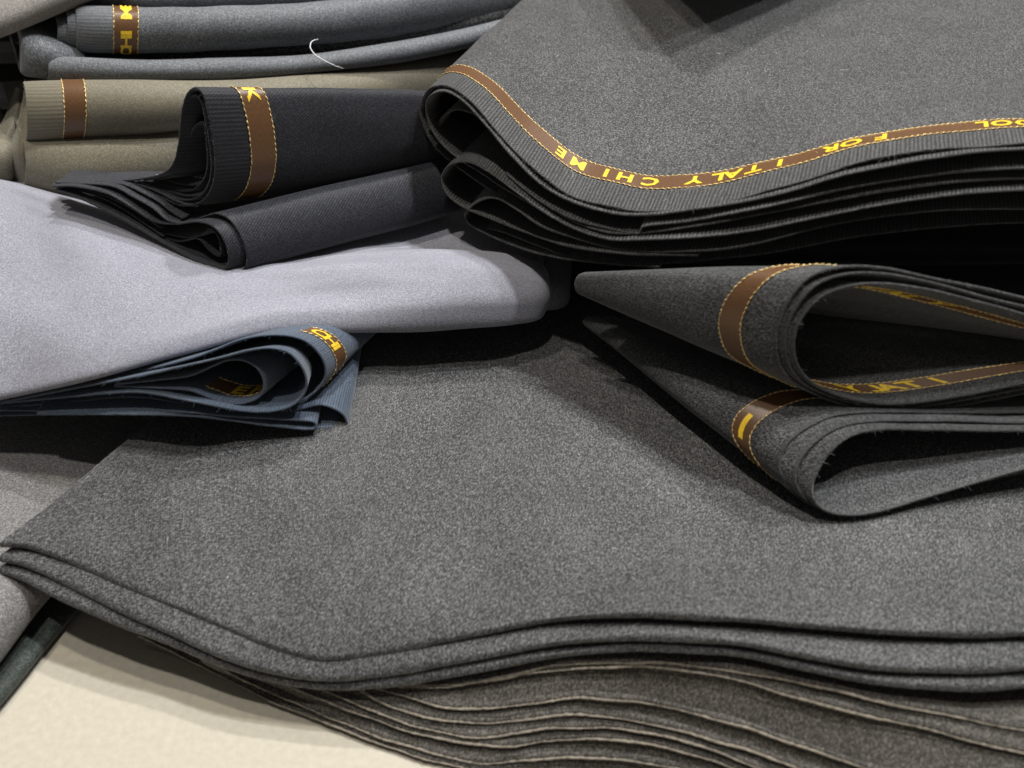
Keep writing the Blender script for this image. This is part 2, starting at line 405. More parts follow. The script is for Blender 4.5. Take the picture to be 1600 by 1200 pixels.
for k, e in enumerate(edges):
    us = np.concatenate([np.linspace(e[0][0], 1000, 30), np.linspace(1030, 2400, 30)])
    row = edge_row(e, us)
    nz = np.full(len(us), 0.0008); dyb = np.full(len(us), 0.002)
    if k < 7:
        e2 = edges[k + 1]; r2 = edge_row(e2, np.clip(us, e2[0][0], e2[-1][0])); nz = np.minimum(r2[:, 2] + 0.0003, row[:, 2] - 0.0016)
        dyb = np.minimum(r2[:, 1] - row[:, 1] + 0.0017, 0.0022)
    r_ = np.random.default_rng(k + 40); L_ = arclen(row); jit = sum(np.sin(L_ * 6.283 / wl + r_.uniform(0, 6)) for wl in (.017, .026, .041)) * 0.00013
    row[:, 1] += jit
    def at(dy, z): return np.stack([row[:, 0], row[:, 1] + dy, z], 1)
    z0 = row[:, 2]
    rows = [at(dyb, nz), at(dyb * .6 + .0012 * .4 + .0003, nz * .6 + (z0 - .0014) * .4), at(.0012, z0 - .0012), at(.0003, z0 - .0010), at(.0, z0 - .0005), at(.0008, z0), at(.005, z0 + .0003), at(.03, z0 + .0004), at(.07, z0 + .0004)]
    S = Surf(rows, 44, 260, 0.00012, seed=k, ease=1.5, up=(0.5, (0, -1, 0)))
    sheet('layer', S, 0.0006, M['brown'], BR, seed=k)
    ep = np.stack([row[:, 0], row[:, 1] - .0001, z0 - .0004], 1); T_ = knots(ep); ep = hermite(ep, T_, np.linspace(0, T_[-1], 420))
    ep += r_.normal(0, 0.00005, ep.shape)
    tube('lit_edge_thread', ep, np.clip(.00030 + r_.normal(0, .00006, 420) + .0001 * np.sin(np.arange(420) * .09 + k), .00014, .0006), M['tan_thread'], BR)  # tan edge yarn, its pale tone also standing for the lit rim

# ------------------------------------------------------------------ large charcoal cloth (centre, front)
CH = thing('folded_cloth', 'large charcoal cloth lying flat across the middle, its folded front edge overhanging the brown layers', 'folded cloth', (0.0, 0.2, 0.045))
front = [(-2, 850), (30, 851), (90, 869), (160, 899), (250, 938), (350, 979), (430, 1011), (500, 1028), (590, 1019), (700, 998), (850, 970), (1000, 959), (1150, 967), (1350, 984), (1500, 990), (1620, 990), (1800, 990), (2700, 990)]
lay2 = [(-4, 872), (30, 880), (90, 905), (160, 940), (250, 982), (350, 1026), (430, 1050), (510, 1061), (600, 1052), (700, 1035), (850, 1008), (1000, 995), (1150, 1004), (1350, 1040), (1500, 1046), (1620, 1044), (1800, 1044), (2700, 1044)]
lay3 = [(-4, 890), (30, 903), (90, 933), (160, 964), (250, 1000), (350, 1040), (430, 1063), (510, 1075), (600, 1070), (700, 1055), (850, 1028), (1000, 1012), (1150, 1022), (1350, 1062), (1500, 1074), (1620, 1072), (1800, 1070), (2700, 1070)]
def flat_cloth(pts, dz, thick, name, nb=320, na=90, lipdrop=0.0012, seed=0, zoff=0.0):
    row = np.array([Z(u, v, zc(u) + dz) for u, v in pts])
    n = len(row); t = np.linspace(0, 1, n)[:, None]
    L = np.array([0.040, 0.052, 0.0]); R = np.array([0.0, 0.06, 0.0])
    dirn = L * (1 - np.clip(t * 2.2, 0, 1)) + R * np.clip(t * 2.2, 0, 1)
    un = lambda X: 0.0034 * np.sin(X[:, 0] * 24 + X[:, 1] * 18 + 0.4) + 0.0012 * np.sin(X[:, 0] * 51 - X[:, 1] * 34 + 2.0)
    lip = row + np.array([0, 0.0, -lipdrop])
    back1 = row + dirn * 0.035 + [0, 0, 0.0004]
    back2 = row + dirn * 0.6; back2[:, 2] = back2[:, 2] * 0.5 + (0.044 + zoff) * 0.5
    back3 = row + dirn * 1.5; back3[:, 2] = 0.046 + zoff
    back4 = row + dirn * 3.2; back4[:, 2] = 0.045 + zoff
    backh = row + dirn * 0.28; backh[:, 2] = backh[:, 2] * .75 + (0.044 + zoff) * .25
    for X, a_ in ((back1, .15), (backh, .6), (back2, 1.0), (back3, 1.0)): X[:, 2] += a_ * un(X)
    S = Surf([lip, row + dirn * 0.008, back1, backh, back2, back3, back4], na, nb, 0.0005, seed=seed, ease=1.8)
    return sheet(name, S, thick, M['charcoal'], CH, rim=6, seed=seed)
flat_cloth(front, 0.0, 0.0016, 'top_layer', seed=1)
flat_cloth(lay2, -0.0042, 0.0015, 'layer', na=50, seed=1, zoff=-0.0042)
flat_cloth(lay3, -0.0080, 0.0014, 'layer', na=50, seed=1, zoff=-0.0080)

# ------------------------------------------------------------------ light heather cloth on the left, under the charcoal one
HE = thing('folded_cloth', 'pale heather grey cloth at the left edge, half under the large charcoal cloth', 'folded cloth', (-0.15, 0.18, 0.0))
ax = [Z(-260, 1330, 0.012), Z(-120, 1170, 0.012), Z(0, 1032, 0.012), Z(78, 938, 0.012), Z(160, 850, 0.012), Z(250, 765, 0.012), Z(340, 690, 0.012), Z(430, 625, 0.012)]
rows = []
for p in ax:
    f = np.array([0.62, -0.78, 0]); pr = []
    for q, z in ((-0.20, .046), (-0.12, .040), (-0.06, .0315), (-0.03, .0275), (-0.012, .026), (-0.004, .0225), (0.0, .017), (-0.001, .0115), (-0.006, .0075), (-0.03, .0065), (-0.1, .0065)):
        pr.append(np.array([p[0], p[1], 0]) + f * q + np.array([0, 0, z]))
    rows.append(pr)
S = Surf(rows, 60, 120, 0.0005, ease=1.0, seed=3)
sheet('fold', S, 0.0012, M['heather'], HE)
GR = thing('folded_cloth', 'thin dark green cloth showing as a strip beneath the pale heather cloth', 'folded cloth', (-0.15, 0.17, 0.0))
rows = []
for p in ax:
    f = np.array([0.62, -0.78, 0])
    rows.append([np.array([p[0], p[1], 0]) + f * q + np.array([0, 0, z]) for q, z in ((-0.1, .0055), (-0.02, .0055), (0.004, .005), (0.0062, .0035), (0.004, .0018), (-0.02, .0015), (-0.1, .0015))])
S = Surf(rows, 40, 60, 0.0002, ease=1.0, seed=9)
sheet('fold', S, 0.0008, M['green'], GR)

# ------------------------------------------------------------------ lavender cloth
LA = thing('folded_cloth', 'light lavender grey cloth draped in a broad soft fold at the left', 'folded cloth', (-0.08, 0.26, 0.06))
cols = [
    [(-220, 660, .222), (-220, 610, .230), (-220, 540, .245), (-220, 440, .268), (-220, 340, .298), (-220, 250, .340)],
    [(0, 624, .232), (0, 584, .238), (0, 500, .256), (0, 410, .283), (0, 330, .310), (0, 282, .333)],
    [(150, 590, .230), (150, 556, .235), (150, 500, .248), (150, 430, .269), (150, 370, .290), (140, 325, .308)],
    [(300, 552, .238), (300, 525, .241), (300, 495, .248), (300, 445, .263), (300, 410, .277), (300, 380, .292)],
    [(430, 519, .2515), (430, 494, .2545), (430, 470, .2610), (430, 440, .2690), (430, 416, .2785), (430, 395, .294)],
    [(560, 520, .2620), (560, 488, .2645), (560, 450, .2735), (560, 420, .2810), (560, 400, .290), (565, 386, .304)],
    [(700, 516, .2690), (700, 482, .2700), (700, 445, .2770), (700, 412, .2850), (700, 395, .2930), (700, 384, .310)],
    [(800, 509, .2735), (802, 480, .2745), (804, 445, .280), (804, 415, .287), (800, 400, .296), (795, 392, .312)],
    [(846, 499, .279), (853, 476, .280), (855, 450, .283), (853, 430, .288), (848, 416, .296), (840, 408, .305)],
    [(858, 480, .291), (861, 468, .290), (862, 455, .290), (861, 446, .293), (858, 438, .297), (854, 432, .303)],
]
rows = []
for c in cols:
    P = [Y(*q) for q in c]
    under = [P[0] + np.array([0, 0.045, -0.002]), P[0] + np.array([0, 0.012, -0.0035])]
    lf = min(1.0, max(0.0, (c[0][0] - 120) / 250.0))
    bk = [P[-1] + np.array([0, 0.014, -0.009 + 0.0075 * lf]), P[-1] + np.array([0, 0.07, -0.030 + 0.027 * lf])]
    rows.append(under + P + bk)
S = Surf(rows, 150, 170, 0.0005, ease=1.0, flip=True, seed=5)
sheet('fold', S, 0.0012, M['lavender'], LA)
S2 = Surf(fold([(820, 432, 480, .297, .008), (850, 432, 478, .299, .008), (875, 438, 476, .301, .007), (888, 448, 470, .303, .004), (891, 455, 464, .304, .001)], 0.03), 24, 40, 0, ease=1.0)
sheet('inner_fold', S2, 0.001, M['lavender'], LA)

# ------------------------------------------------------------------ generic loops: a profile at the mouth, swept back
def loop(pts, yf, back, fr=(1.0,), pre=None):
    """pts: photo pixels along the cut edge; yf(u, v): distance; back: list of (offset vector or (centre3d, scale))."""
    P = np.array([Y(u, v, yf(u, v)) for u, v in pts]); rows = [P]
    c0 = P.mean(axis=0) if pre is None else pre
    for b in back:
        if len(b) == 2: rows.append(np.asarray(b[0]) + (P - c0) * b[1])
        else: rows.append(P + np.asarray(b))
    return rows, P

# ---- slate blue cloth (under the lavender fold)
BL = thing('folded_cloth', 'slate blue cloth with nested teardrop loops, squeezed under the lavender cloth', 'folded cloth', (-0.08, 0.235, 0.048))
def zb(L): return [(300 + x * .2, 500 + y * .2) for x, y in L]
bdir = np.array([0.014, 0.040, 0.0])
oA = [(0, 627), (120, 604), (220, 585)] + zb([(0, 335), (200, 290), (450, 225), (620, 208), (760, 245), (860, 350), (905, 470), (885, 575), (800, 665), (650, 715), (400, 715), (0, 640)]) + [(220, 615), (120, 620), (0, 632)]
oB = [(0, 622), (120, 600), (220, 578)] + zb([(0, 290), (200, 215), (400, 140), (620, 108), (780, 120), (900, 165), (990, 245), (1045, 345), (1052, 430), (1010, 520), (930, 600), (800, 690), (500, 750), (0, 670)]) + [(220, 622), (120, 628), (0, 638)]
oC = [(180, 598), (250, 590)] + zb([(0, 415), (150, 350), (280, 302), (400, 305), (510, 365), (565, 450), (570, 540), (525, 612), (400, 660), (250, 655), (100, 600), (0, 560)]) + [(240, 607), (180, 604)]
yb = lambda u, v: 0.2225 + (u - 300) * (0.000045 if u > 300 else -0.000043) + (620 - v) * 0.00006
def bl(pts, dy, qs, seed, name='loop', nb=200, shr=0.0, bdir=bdir, zm=0.049):
    P = np.array([Y(u, v, yb(u, v) + dy) for u, v in pts]); rows = [P]
    for q in qs:
        R = P + bdir * q; R[:, 2] = zm + (R[:, 2] - zm) * (1 - 0.62 * q); R = R + (P.mean(axis=0) - P) * shr * q / qs[-1]; rows.append(R)
    S = Surf(rows, 30, nb, 0.0001, seed=seed, up=(0.08, (0, 0, 1))); sheet(name, S, 0.0008, M['blue'], BL); return S
SA = bl(oA, 0, (.08, .16, .26), 1, shr=.12); SB = bl(oB, .0055, (.2, .55, 1.0), 2); SCc = bl(oC, .0015, (.2, .55, .9), 3)
b0 = SB.b_at_px(455, 520); b1 = SB.b_at_px(480, 628)
ribbon(SB, .0065, .0135, b0, b1, BL, [('CHI', SB.b_at_px(455, 520) + .002, .0062, .0056, 1, 1)])
ribbon(SCc, .0045, .0120, SCc.b_at_px(400, 575), SCc.b_at_px(305, 620), BL, [('ER', SCc.b_at_px(342, 630), .0072, .0064, -1, 1)], lift=.0010, sg=-1)
# flat lower layers with their rolled right end
low = [(0, 640)] + [(120, 640), (240, 638)] + zb([(0, 690), (300, 720), (600, 740), (840, 690), (1000, 655), (1120, 690), (1190, 740), (1218, 800), (1215, 860), (1100, 845), (960, 850), (600, 800), (0, 745)]) + [(120, 648), (0, 650)]
SL = bl(low, .004, (.3, .8, 1.4), 4, 'lower_layer', bdir=np.array([0.001, .034, 0]), zm=0.0565)
low2 = [(60, 643), (240, 642)] + zb([(0, 715), (300, 745), (700, 770), (970, 800), (965, 850), (700, 840), (300, 790), (0, 755)]) + [(60, 648)]
bl(low2, .001, (.3, .8), 5, 'lower_layer', bdir=np.array([0.001, .034, 0]), zm=0.0565)

# ------------------------------------------------------------------ black navy cloth: roll, ribbon and fan of layers
NV = thing('folded_cloth', 'black navy cloth with an open rolled end and ribbed selvedge, resting on the lavender cloth', 'folded cloth', (-0.07, 0.30, 0.085))
yn = lambda u, v: 0.288 + (v < 0) + (325 - v) * 0.00004 + (300 - u) * 0.00012
out = [(120, 285), (170, 283), (220, 278), (258, 268), (273, 250), (280, 215), (285, 170), (293, 145), (306, 136), (317, 146), (327, 178), (335, 220), (338, 262), (331, 297), (314, 317), (286, 322), (252, 309), (205, 290), (160, 285), (122, 287)]
def navy_loop(pts, dy, th, sd, ribs=False, shrink=0.75, q=1.0):
    P = np.array([Y(u, v, yn(u, v) + dy) for u, v in pts])
    c0 = Y(312, 230, yn(312, 230)); c1 = Y(700, 205, 0.345)
    wt = np.array([min(1, max(0.04, (u - 215) / 70)) for u, v in pts])[:, None]
    rows = [P] + [P + ((c1 - c0) * f * q + (P - c0) * (sc - 1)) * wt for f, sc in ((.08, .99), (.35, .95), (.75, shrink + .1), (1.05, shrink))]
    S = Surf(rows, 60, 220, 0.0003, seed=sd); sheet('roll', S, th, M['navy'], NV, seed=sd); return S
SN = navy_loop(out, 0.0, 0.0007, 1)
inn = [(225, 279), (262, 266), (278, 248), (284, 205), (289, 172), (296, 153), (306, 148), (315, 160), (322, 190), (329, 230), (331, 265), (324, 293), (308, 309), (284, 313), (252, 300), (215, 286)]
navy_loop(inn, 0.0012, 0.0007, 2, q=.9)
inn2 = [(240, 279), (268, 268), (284, 240), (296, 212), (308, 192), (318, 190), (324, 225), (325, 262), (317, 286), (300, 300), (276, 300), (240, 288)]
navy_loop(inn2, 0.004, 0.0007, 3, q=.8)
bA = SN.b_at_px(300, 139); bB = SN.b_at_px(325, 305)
ribbon(SN, .0125, .0215, bA - .002, bB + .006, NV, [('K', SN.b_at_px(309, 138), .0062, .006, 1, 1)])
def z8(L): return [(100 + x * .2, 250 + y * .2) for x, y in L]
def navy_strip(pts, dy, name, sd, mat='navy_plain', dirv=(0.05, 0.03, 0.0), ext=1.0, th=0.0007):
    P = np.array([Y(u, v, yn(u, v) + dy) for u, v in pts]); dv = np.array(dirv)
    S = Surf([P, P + dv * .15 * ext, P + dv * .6 * ext, P + dv * 1.2 * ext], 20, 140, 0.0002, seed=sd); sheet(name, S, th, M[mat], NV, seed=sd); return S
# lower rolled fold, its body running right
lo1 = z8([(-90, 200), (130, 212), (350, 262), (560, 385), (700, 470), (860, 492), (1050, 478), (1160, 512), (1235, 590), (1280, 690), (1290, 790), (1262, 850), (1190, 850), (1000, 780), (800, 670), (600, 555), (400, 440), (200, 335), (-60, 238)])
lo2 = z8([(500, 300), (760, 420), (950, 470), (1090, 430), (1190, 408), (1290, 455), (1380, 580), (1432, 720), (1430, 825), (1370, 875), (1270, 890), (1100, 840), (900, 740), (600, 565)])
def navy_low(pts, dy, sd, mat):
    P = np.array([Y(u, v, 0.278 + (v < 0) + (425 - v) * 0.00004 + (340 - u) * 0.00010 + dy) for u, v in pts])
    c0 = Y(350, 380, 0.279); c1 = Y(700, 290, 0.335)
    wt = np.array([min(1, max(0.05, (u - 150) / 150)) for u, v in pts])[:, None]
    S = Surf([P] + [P + (c1 - c0) * f * wt for f in (.06, .4, 1.02)], 60, 200, 0.0003, seed=sd)
    sheet('lower_fold', S, 0.0007, M[mat], NV, seed=sd); return S
navy_low(lo2, 0.001, 4, 'navy_plain'); navy_low(lo1, -0.0035, 5, 'navy_plain')
navy_low(z8([(600, 480), (800, 565), (1000, 592), (1100, 560), (1150, 530), (1200, 580), (1230, 680), (1220, 760), (1150, 720), (1050, 620), (900, 640), (700, 560)]), -0.001, 6, 'navy')
for k, L in enumerate(([(-90, 200), (160, 226), (360, 285), (560, 385), (760, 520)], [(-60, 212), (180, 245), (380, 325), (580, 450), (780, 590)], [(-80, 190), (200, 205), (380, 250), (560, 345), (720, 450)])):
    navy_strip(z8(L), -0.0045 - 0.0008 * (k == 1), 'layer', 30 + k, dirv=(0.002, 0.011, -0.0006))
for k, L in enumerate(([(-70, 170), (250, 182), (400, 203), (560, 290), (700, 375), (800, 460), (880, 490)],
                       [(-60, 165), (300, 165), (480, 190), (640, 265), (740, 320), (830, 390), (930, 450)],
                       [(-50, 160), (300, 155), (500, 165), (700, 225), (850, 300), (950, 340), (1050, 350)],
                       [(-40, 155), (350, 148), (560, 150), (720, 195), (850, 245), (960, 275), (1060, 262)],
                       [(-30, 150), (400, 140), (620, 130), (780, 140), (900, 170), (1000, 185), (1090, 180)])):
    navy_strip(z8(L), -0.006 + 0.003 * k, 'layer', 20 + k, dirv=(0.002, 0.005, -0.0006))

# ------------------------------------------------------------------ olive cloth behind
OL = thing('folded_cloth', 'olive khaki cloth in two plump folds, plain brown ribbon, behind the black roll', 'folded cloth', (-0.15, 0.36, 0.07))
st = [(38, 129, 216, .352, .012), (60, 128, 215, .351, .0125), (110, 126, 213, .350, .0125), (200, 124, 206, .351, .0125), (300, 127, 196, .356, .011), (420, 122, 190, .368, .011), (560, 108, 182, .388, .012), (680, 84, 165, .412, .013), (800, 52, 150, .44, .013), (950, 20, 120, .47, .013)]
SO = Surf(fold(st, 0.07, drop=.036), 120, 90, 0.0004, ease=1.0, seed=2); sheet('upper_fold', SO, 0.0009, M['olive'], OL)
SO.B = arclen(SO.G[0])
L0 = SO.B[-1]
ribbon(SO, .0165, .0255, L0 * .30, L0 * .72, OL)
st = [(34, 214, 287, .346, .012), (60, 213, 294, .344, .0135), (150, 209, 297, .343, .0150), (250, 200, 288, .348, .0145), (330, 190, 262, .357, .013), (480, 170, 250, .375, .013), (650, 150, 235, .40, .013), (850, 120, 200, .43, .013)]
SO2 = Surf(fold(st, 0.07), 100, 90, 0.0004, ease=1.0, seed=3); sheet('lower_fold', SO2, 0.0009, M['olive_plain'], OL)
# upright fold ends at the far left
e1 = [[Y(26, 292, .352), Y(12, 240, .354), Y(28, 190, .362), Y(38, 140, .372)], [Y(52, 288, .346), Y(36, 240, .349), Y(42, 195, .359), Y(52, 150, .37)], [Y(70, 285, .352), Y(58, 240, .355), Y(60, 195, .363), Y(64, 150, .374)]]
S = Surf(e1, 30, 60, 0.0002, ease=1.0, flip=True); sheet('fold_end', S, 0.0009, M['olive_plain'], OL)
st = [(-160, 215, 285, .352, .012), (-60, 215, 284, .352, .012), (0, 214, 286, .353, .011), (14, 218, 288, .354, .009), (26, 230, 284, .357, .002)]
S = Surf(fold(st, 0.05), 40, 60, 0.0002, ease=1.0); sheet('fold_end', S, 0.0009, M['olive_plain'], OL)
e2 = [[Y(-30, 270, .356), Y(-10, 215, .362), Y(10, 175, .374), Y(24, 135, .386)], [Y(-6, 270, .351), Y(8, 225, .358), Y(24, 180, .370), Y(34, 140, .382)], [Y(16, 280, .353), Y(24, 225, .361), Y(38, 185, .372), Y(46, 145, .385)]]
S = Surf(e2, 30, 60, 0.0002, ease=1.0, flip=True); sheet('fold_end', S, 0.0009, M['olive_plain'], OL)

# ------------------------------------------------------------------ blue grey cloth on the olive one
BG = thing('folded_cloth', 'blue grey cloth with yellow lettering on its brown ribbon, stacked on the olive cloth', 'folded cloth', (-0.12, 0.39, 0.11))
st = [(118, 11, 77, .384, .0085), (130, 10, 79, .383, .009), (200, 10, 81, .383, .0095), (300, 10, 78, .385, .009), (450, 6, 70, .395, .0095), (600, -12, 56, .412, .0095), (750, -40, 32, .435, .009), (900, -75, 0, .46, .009)]
SG = Surf(fold(st, 0.07, drop=.030), 110, 90, 0.0004, ease=1.0, seed=6); sheet('upper_fold', SG, 0.0009, M['bluegrey'], BG)
L0 = arclen(SG.G[0])[-1]
ribbon(SG, .0165, .0265, L0 * .28, L0 * .76, BG, [('CHIME', L0 * .5 + .0135, .0062, .0056, -1, -1)])
for k, (u, a, b, dy) in enumerate(((104, 15, 74, .0005), (88, 26, 70, .001))):
    st = [(u, a, b, .384 + dy, .0076), (u + 20, a, b, .384 + dy, .0078), (u + 80, a + 1, b, .386 + dy, .007), (u + 200, a, b, .390 + dy, .006)]
    S = Surf(fold(st, 0.05), 30, 50, 0.0002, ease=1.0, seed=k); sheet('inner_fold', S, 0.0009, M['bluegrey'], BG)
st = [(74, 87, 123, .372, .006), (110, 88, 124, .371, .006), (220, 92, 122, .371, .006), (350, 90, 121, .376, .006), (480, 84, 113, .384, .006), (600, 68, 100, .397, .006), (720, 45, 76, .415, .006), (800, 24, 55, .43, .006), (900, -5, 30, .45, .006)]
S = Surf(fold(st, 0.07, drop=.034), 90, 70, 0.0003, ease=1.0, seed=8); sheet('lower_fold', S, 0.0009, M['bluegrey_plain'], BG)
st = [(29, 58, 98, .379, .004), (33, 51, 113, .376, .008), (60, 54, 119, .375, .009), (90, 64, 121, .377, .008), (130, 76, 118, .382, .006)]
S = Surf(fold(st, 0.04), 40, 60, 0.0003, ease=1.0, seed=8); sheet('fold_end', S, 0.0009, M['bluegrey_plain'], BG)
st = [(240, 76, 96, .392, .004), (350, 74, 94, .394, .004), (500, 60, 86, .402, .004), (650, 38, 66, .418, .004), (780, 8, 36, .436, .004), (860, -14, 15, .45, .004)]
S = Surf(fold(st, 0.06), 60, 40, 0.0003, ease=1.0, seed=9); sheet('middle_fold', S, 0.0009, M['charcoal'], BG)
st = [(95, -20, 14, .398, .006), (180, -22, 13, .398, .006), (320, -24, 14, .40, .006), (480, -30, 6, .41, .006), (650, -50, -10, .42, .006)]
S = Surf(fold(st, 0.06), 60, 60, 0.0003, ease=1.0, seed=10); sheet('top_fold', S, 0.0009, M['bluegrey'], BG)
th = [Y(497, 61, .388), Y(487, 65, .383), Y(485, 74, .379), Y(492, 85, .376), Y(506, 94, .3735), Y(522, 102, .373), Y(537, 107, .377)]
o = tube('loose_thread', smooth(th, 60) + rng.normal(0, .00006, (60, 3)), np.interp(np.arange(60), [0, 10, 40, 59], [.0001, .0002, .00022, .00008]), M['white'], None); o['label'] = 'loose white thread curling over the front of the blue grey cloth'; o['category'] = 'thread'

# ------------------------------------------------------------------ taupe cloth, top left corner
TA = thing('folded_cloth', 'taupe grey cloth fold slanting across the top left corner', 'folded cloth', (-0.25, 0.39, 0.13))
st = [(-220, 50, 130, .36, .012), (-60, 15, 78, .372, .012), (0, 0, 54, .378, .012), (70, -28, 26, .386, .012), (140, -55, -2, .394, .012), (220, -85, -30, .404, .012)]
S = Surf(fold(st, 0.06), 60, 70, 0.0003, ease=1.0, seed=12); sheet('fold', S, 0.001, M['taupe'], TA)

# ------------------------------------------------------------------ big charcoal stack, upper right
RS = thing('folded_cloth', 'thick charcoal stack at the upper right, lettered ribbon waving along its top', 'folded cloth', (0.1, 0.34, 0.09))
yL = sp([600, 655, 700, 800, 900, 1000, 1100, 1300, 1600, 1800], [.345, .335, .325, .300, .280, .268, .262, .258, .260, .262])
def z3(L): return [(640 + x * .3, 60 + y * .3) for x, y in L]
def z4(L): return [(1000 + x * .375, y * .375) for x, y in L]
DB = np.array([0.34, 0.94, 0.0])
def stack_sheet(pts, dy, sd, nb=260, na=50, relax=True, depth=0.24, mat='charcoal_selv', th=0.0008, name='layer', tip=None):
    r_ = np.random.default_rng(sd + 70)
    P = np.array([Y(u, v, yL(u) + dy) for u, v in pts]); n = len(P)
    if sd > 1: P[:, 1] += r_.normal(0, 0.0006, n); P[:, 2] += r_.normal(0, 0.00025, n)
    rows = [P]
    for q in (0.012, 0.035, 0.09, depth):
        R = P + DB * q
        if relax:
            t = min(1, q / 0.10)
            w_ = np.array([1.0 if i <= tip else 0.0 for i in range(n)]) if tip is not None else np.ones(n)
            w_ = np.convolve(np.pad(w_, 2, mode='edge'), np.ones(5) / 5, 'valid')
            R[:, 2] += w_ * t * (0.131 - P[:, 2]) * 0.75
        rows.append(R)
    S = Surf(rows, na, nb, 0.0004 if relax else 0.0002, seed=sd, up=(0.3, (0, -.2, 1))); sheet(name, S, th, M[mat], RS, seed=sd); return S
topL = [(2500, 190), (1850, 214)] + z4([(1600, 592), (1400, 604), (1200, 622), (900, 680), (600, 770), (300, 850), (0, 880)]) + z3([(1050, 875), (850, 815), (700, 715), (560, 590), (450, 470), (330, 335), (200, 248), (110, 248), (62, 300), (48, 380), (80, 480), (130, 560), (200, 630), (330, 730), (500, 835), (700, 950), (900, 1040), (1100, 1075), (1400, 1090), (1800, 1050)])
ST = stack_sheet(topL, 0.0, 1, nb=420, na=80, tip=17, name='top_layer')
lay = [(2500, 202), (1850, 226)] + z4([(1600, 622), (1200, 650), (900, 710), (600, 798), (300, 873), (0, 898)]) + z3([(1050, 905), (830, 845), (670, 735), (520, 590), (410, 460), (290, 330), (190, 275), (120, 285), (85, 350), (95, 430), (140, 520), (220, 600), (350, 690), (520, 800), (720, 905), (1000, 990), (1300, 1020)])
stack_sheet(lay, -0.002, 2, relax=True, tip=13)
l3 = z3([(1900, 915), (1600, 955), (1400, 985), (1200, 1000), (1000, 985), (850, 930), (700, 845), (600, 780), (505, 708)])
l3 = [(2500, 240), (1850, 262)] + z4([(1600, 703), (1300, 712), (900, 770), (500, 852), (200, 920), (0, 945)]) + l3[3:]
stack_sheet(l3, -0.003, 3, relax=False, depth=.15)
l3b = [(2500, 255), (1850, 275)] + z4([(1600, 740), (1300, 755), (900, 805), (600, 868), (300, 930), (0, 966)]) + z3([(1050, 1010), (880, 965), (700, 870), (580, 785), (505, 728)])
stack_sheet(l3b, -0.0035, 4, relax=False, depth=.15)
l4 = [(2500, 280), (1850, 298)] + z4([(1600, 790), (1200, 822), (800, 893), (400, 965), (0, 997)]) + z3([(1050, 1045), (850, 990), (690, 890), (560, 790), (420, 690), (300, 640), (200, 660), (165, 735), (190, 800), (270, 870), (400, 930), (600, 1015), (800, 1080), (1100, 1120), (1500, 1125)])
stack_sheet(l4, -0.0065, 5, relax=False, depth=.15)
l5 = [(2500, 310), (1850, 325)] + z4([(1600, 868), (1200, 876), (800, 935), (400, 1020), (0, 1045)]) + z3([(1050, 1092), (850, 1040), (690, 965), (560, 880), (450, 835), (350, 850), (285, 920), (300, 960), (400, 1020), (600, 1100), (800, 1150), (1050, 1185), (1300, 1195)])
stack_sheet(l5, -0.006, 6, relax=False, depth=.15)
l6 = [(2500, 340), (1850, 350)] + z4([(1600, 930), (1200, 935), (900, 985), (500, 1050), (0, 1092)]) + z3([(1050, 1150), (850, 1120), (650, 1060), (480, 1000), (380, 985)])
stack_sheet(l6, -0.003, 7, relax=False, depth=.15)
rf = z3([(160, 320), (230, 370), (320, 450), (420, 560), (500, 690)])
stack_sheet([(u + 6, v) for u, v in z3([(700, 700), (560, 590), (430, 470), (300, 380), (200, 380), (130, 440), (135, 540), (220, 620), (380, 690), (520, 790)])], 0.004, 8, relax=False, depth=.12, mat='charcoal_selv')
ba = ST.b_at_px(1640, 220); bb_ = ST.b_at_px(672, 136)
ribbon(ST, .0128, .0207, ST.b_at_px(1845, 214), bb_ + .004, RS, [('WOOL', ST.b_at_px(1610, 222) - .012, .0066, .0080, 1, -1), ('FOR', ST.b_at_px(1385, 262), .0066, .0078, 1, -1), ('ITALY', ST.b_at_px(1213, 290), .0066, .0066, 1, -1), ('CHIME', ST.b_at_px(1014, 320), .0066, .0096, 1, -1)])

# ------------------------------------------------------------------ teardrop loops under the stack, right
TD = thing('folded_cloth', 'charcoal cloth in a wide open teardrop loop, right beneath the thick upper right stack', 'folded cloth', (0.12, 0.23, 0.06))
mi = [(2500, 618), (1850, 560), (1720, 522), (1600, 488), (1510, 465), (1442, 447), (1375, 438), (1330, 443), (1285, 461), (1258, 488), (1242, 519), (1240, 551), (1249, 578), (1271, 600), (1307, 618), (1366, 632), (1420, 632), (1510, 618), (1600, 600), (1720, 582), (1850, 572), (2500, 622)]
mo = [(2500, 590), (1850, 520), (1720, 490), (1600, 464), (1510, 444), (1442, 428), (1375, 416), (1320, 414), (1268, 430), (1234, 466), (1214, 512), (1213, 552), (1225, 585), (1254, 608), (1300, 629), (1366, 644), (1420, 644), (1510, 632), (1600, 616), (1720, 600), (1850, 590), (2500, 640)]
mm = [((a[0] * .5 + b[0] * .5), (a[1] * .5 + b[1] * .5)) for a, b in zip(mi, mo)]
yM = lambda u, v: 0.2125 + (640 - v) * 0.00004 + (u - 1225) * 0.00001
def drop(parent, pts, yf, dy, apex, apy, sc, sd, name='loop', nb=240):
    P = np.array([Y(u, v, yf(u, v) + dy) for u, v in pts])
    ctr = Y(*apex[0], yf(*apex[0])); A = Y(*apex[1], apy)
    rows = [P]
    for q in (.1, .3, .6, 1.0):
        s = 1 - (1 - sc) * q
        rows.append(ctr + (A - ctr) * q + (P - ctr) * s)
    S = Surf(rows, 60, nb, 0.0003, seed=sd, up=(0.08, (0, 0, 1))); sheet(name, S, 0.0008, M['charcoal_loop'], parent, seed=sd); return S
SM = drop(TD, mo, yM, 0.0013, ((1300, 530), (915, 446)), .264, .22, 1)
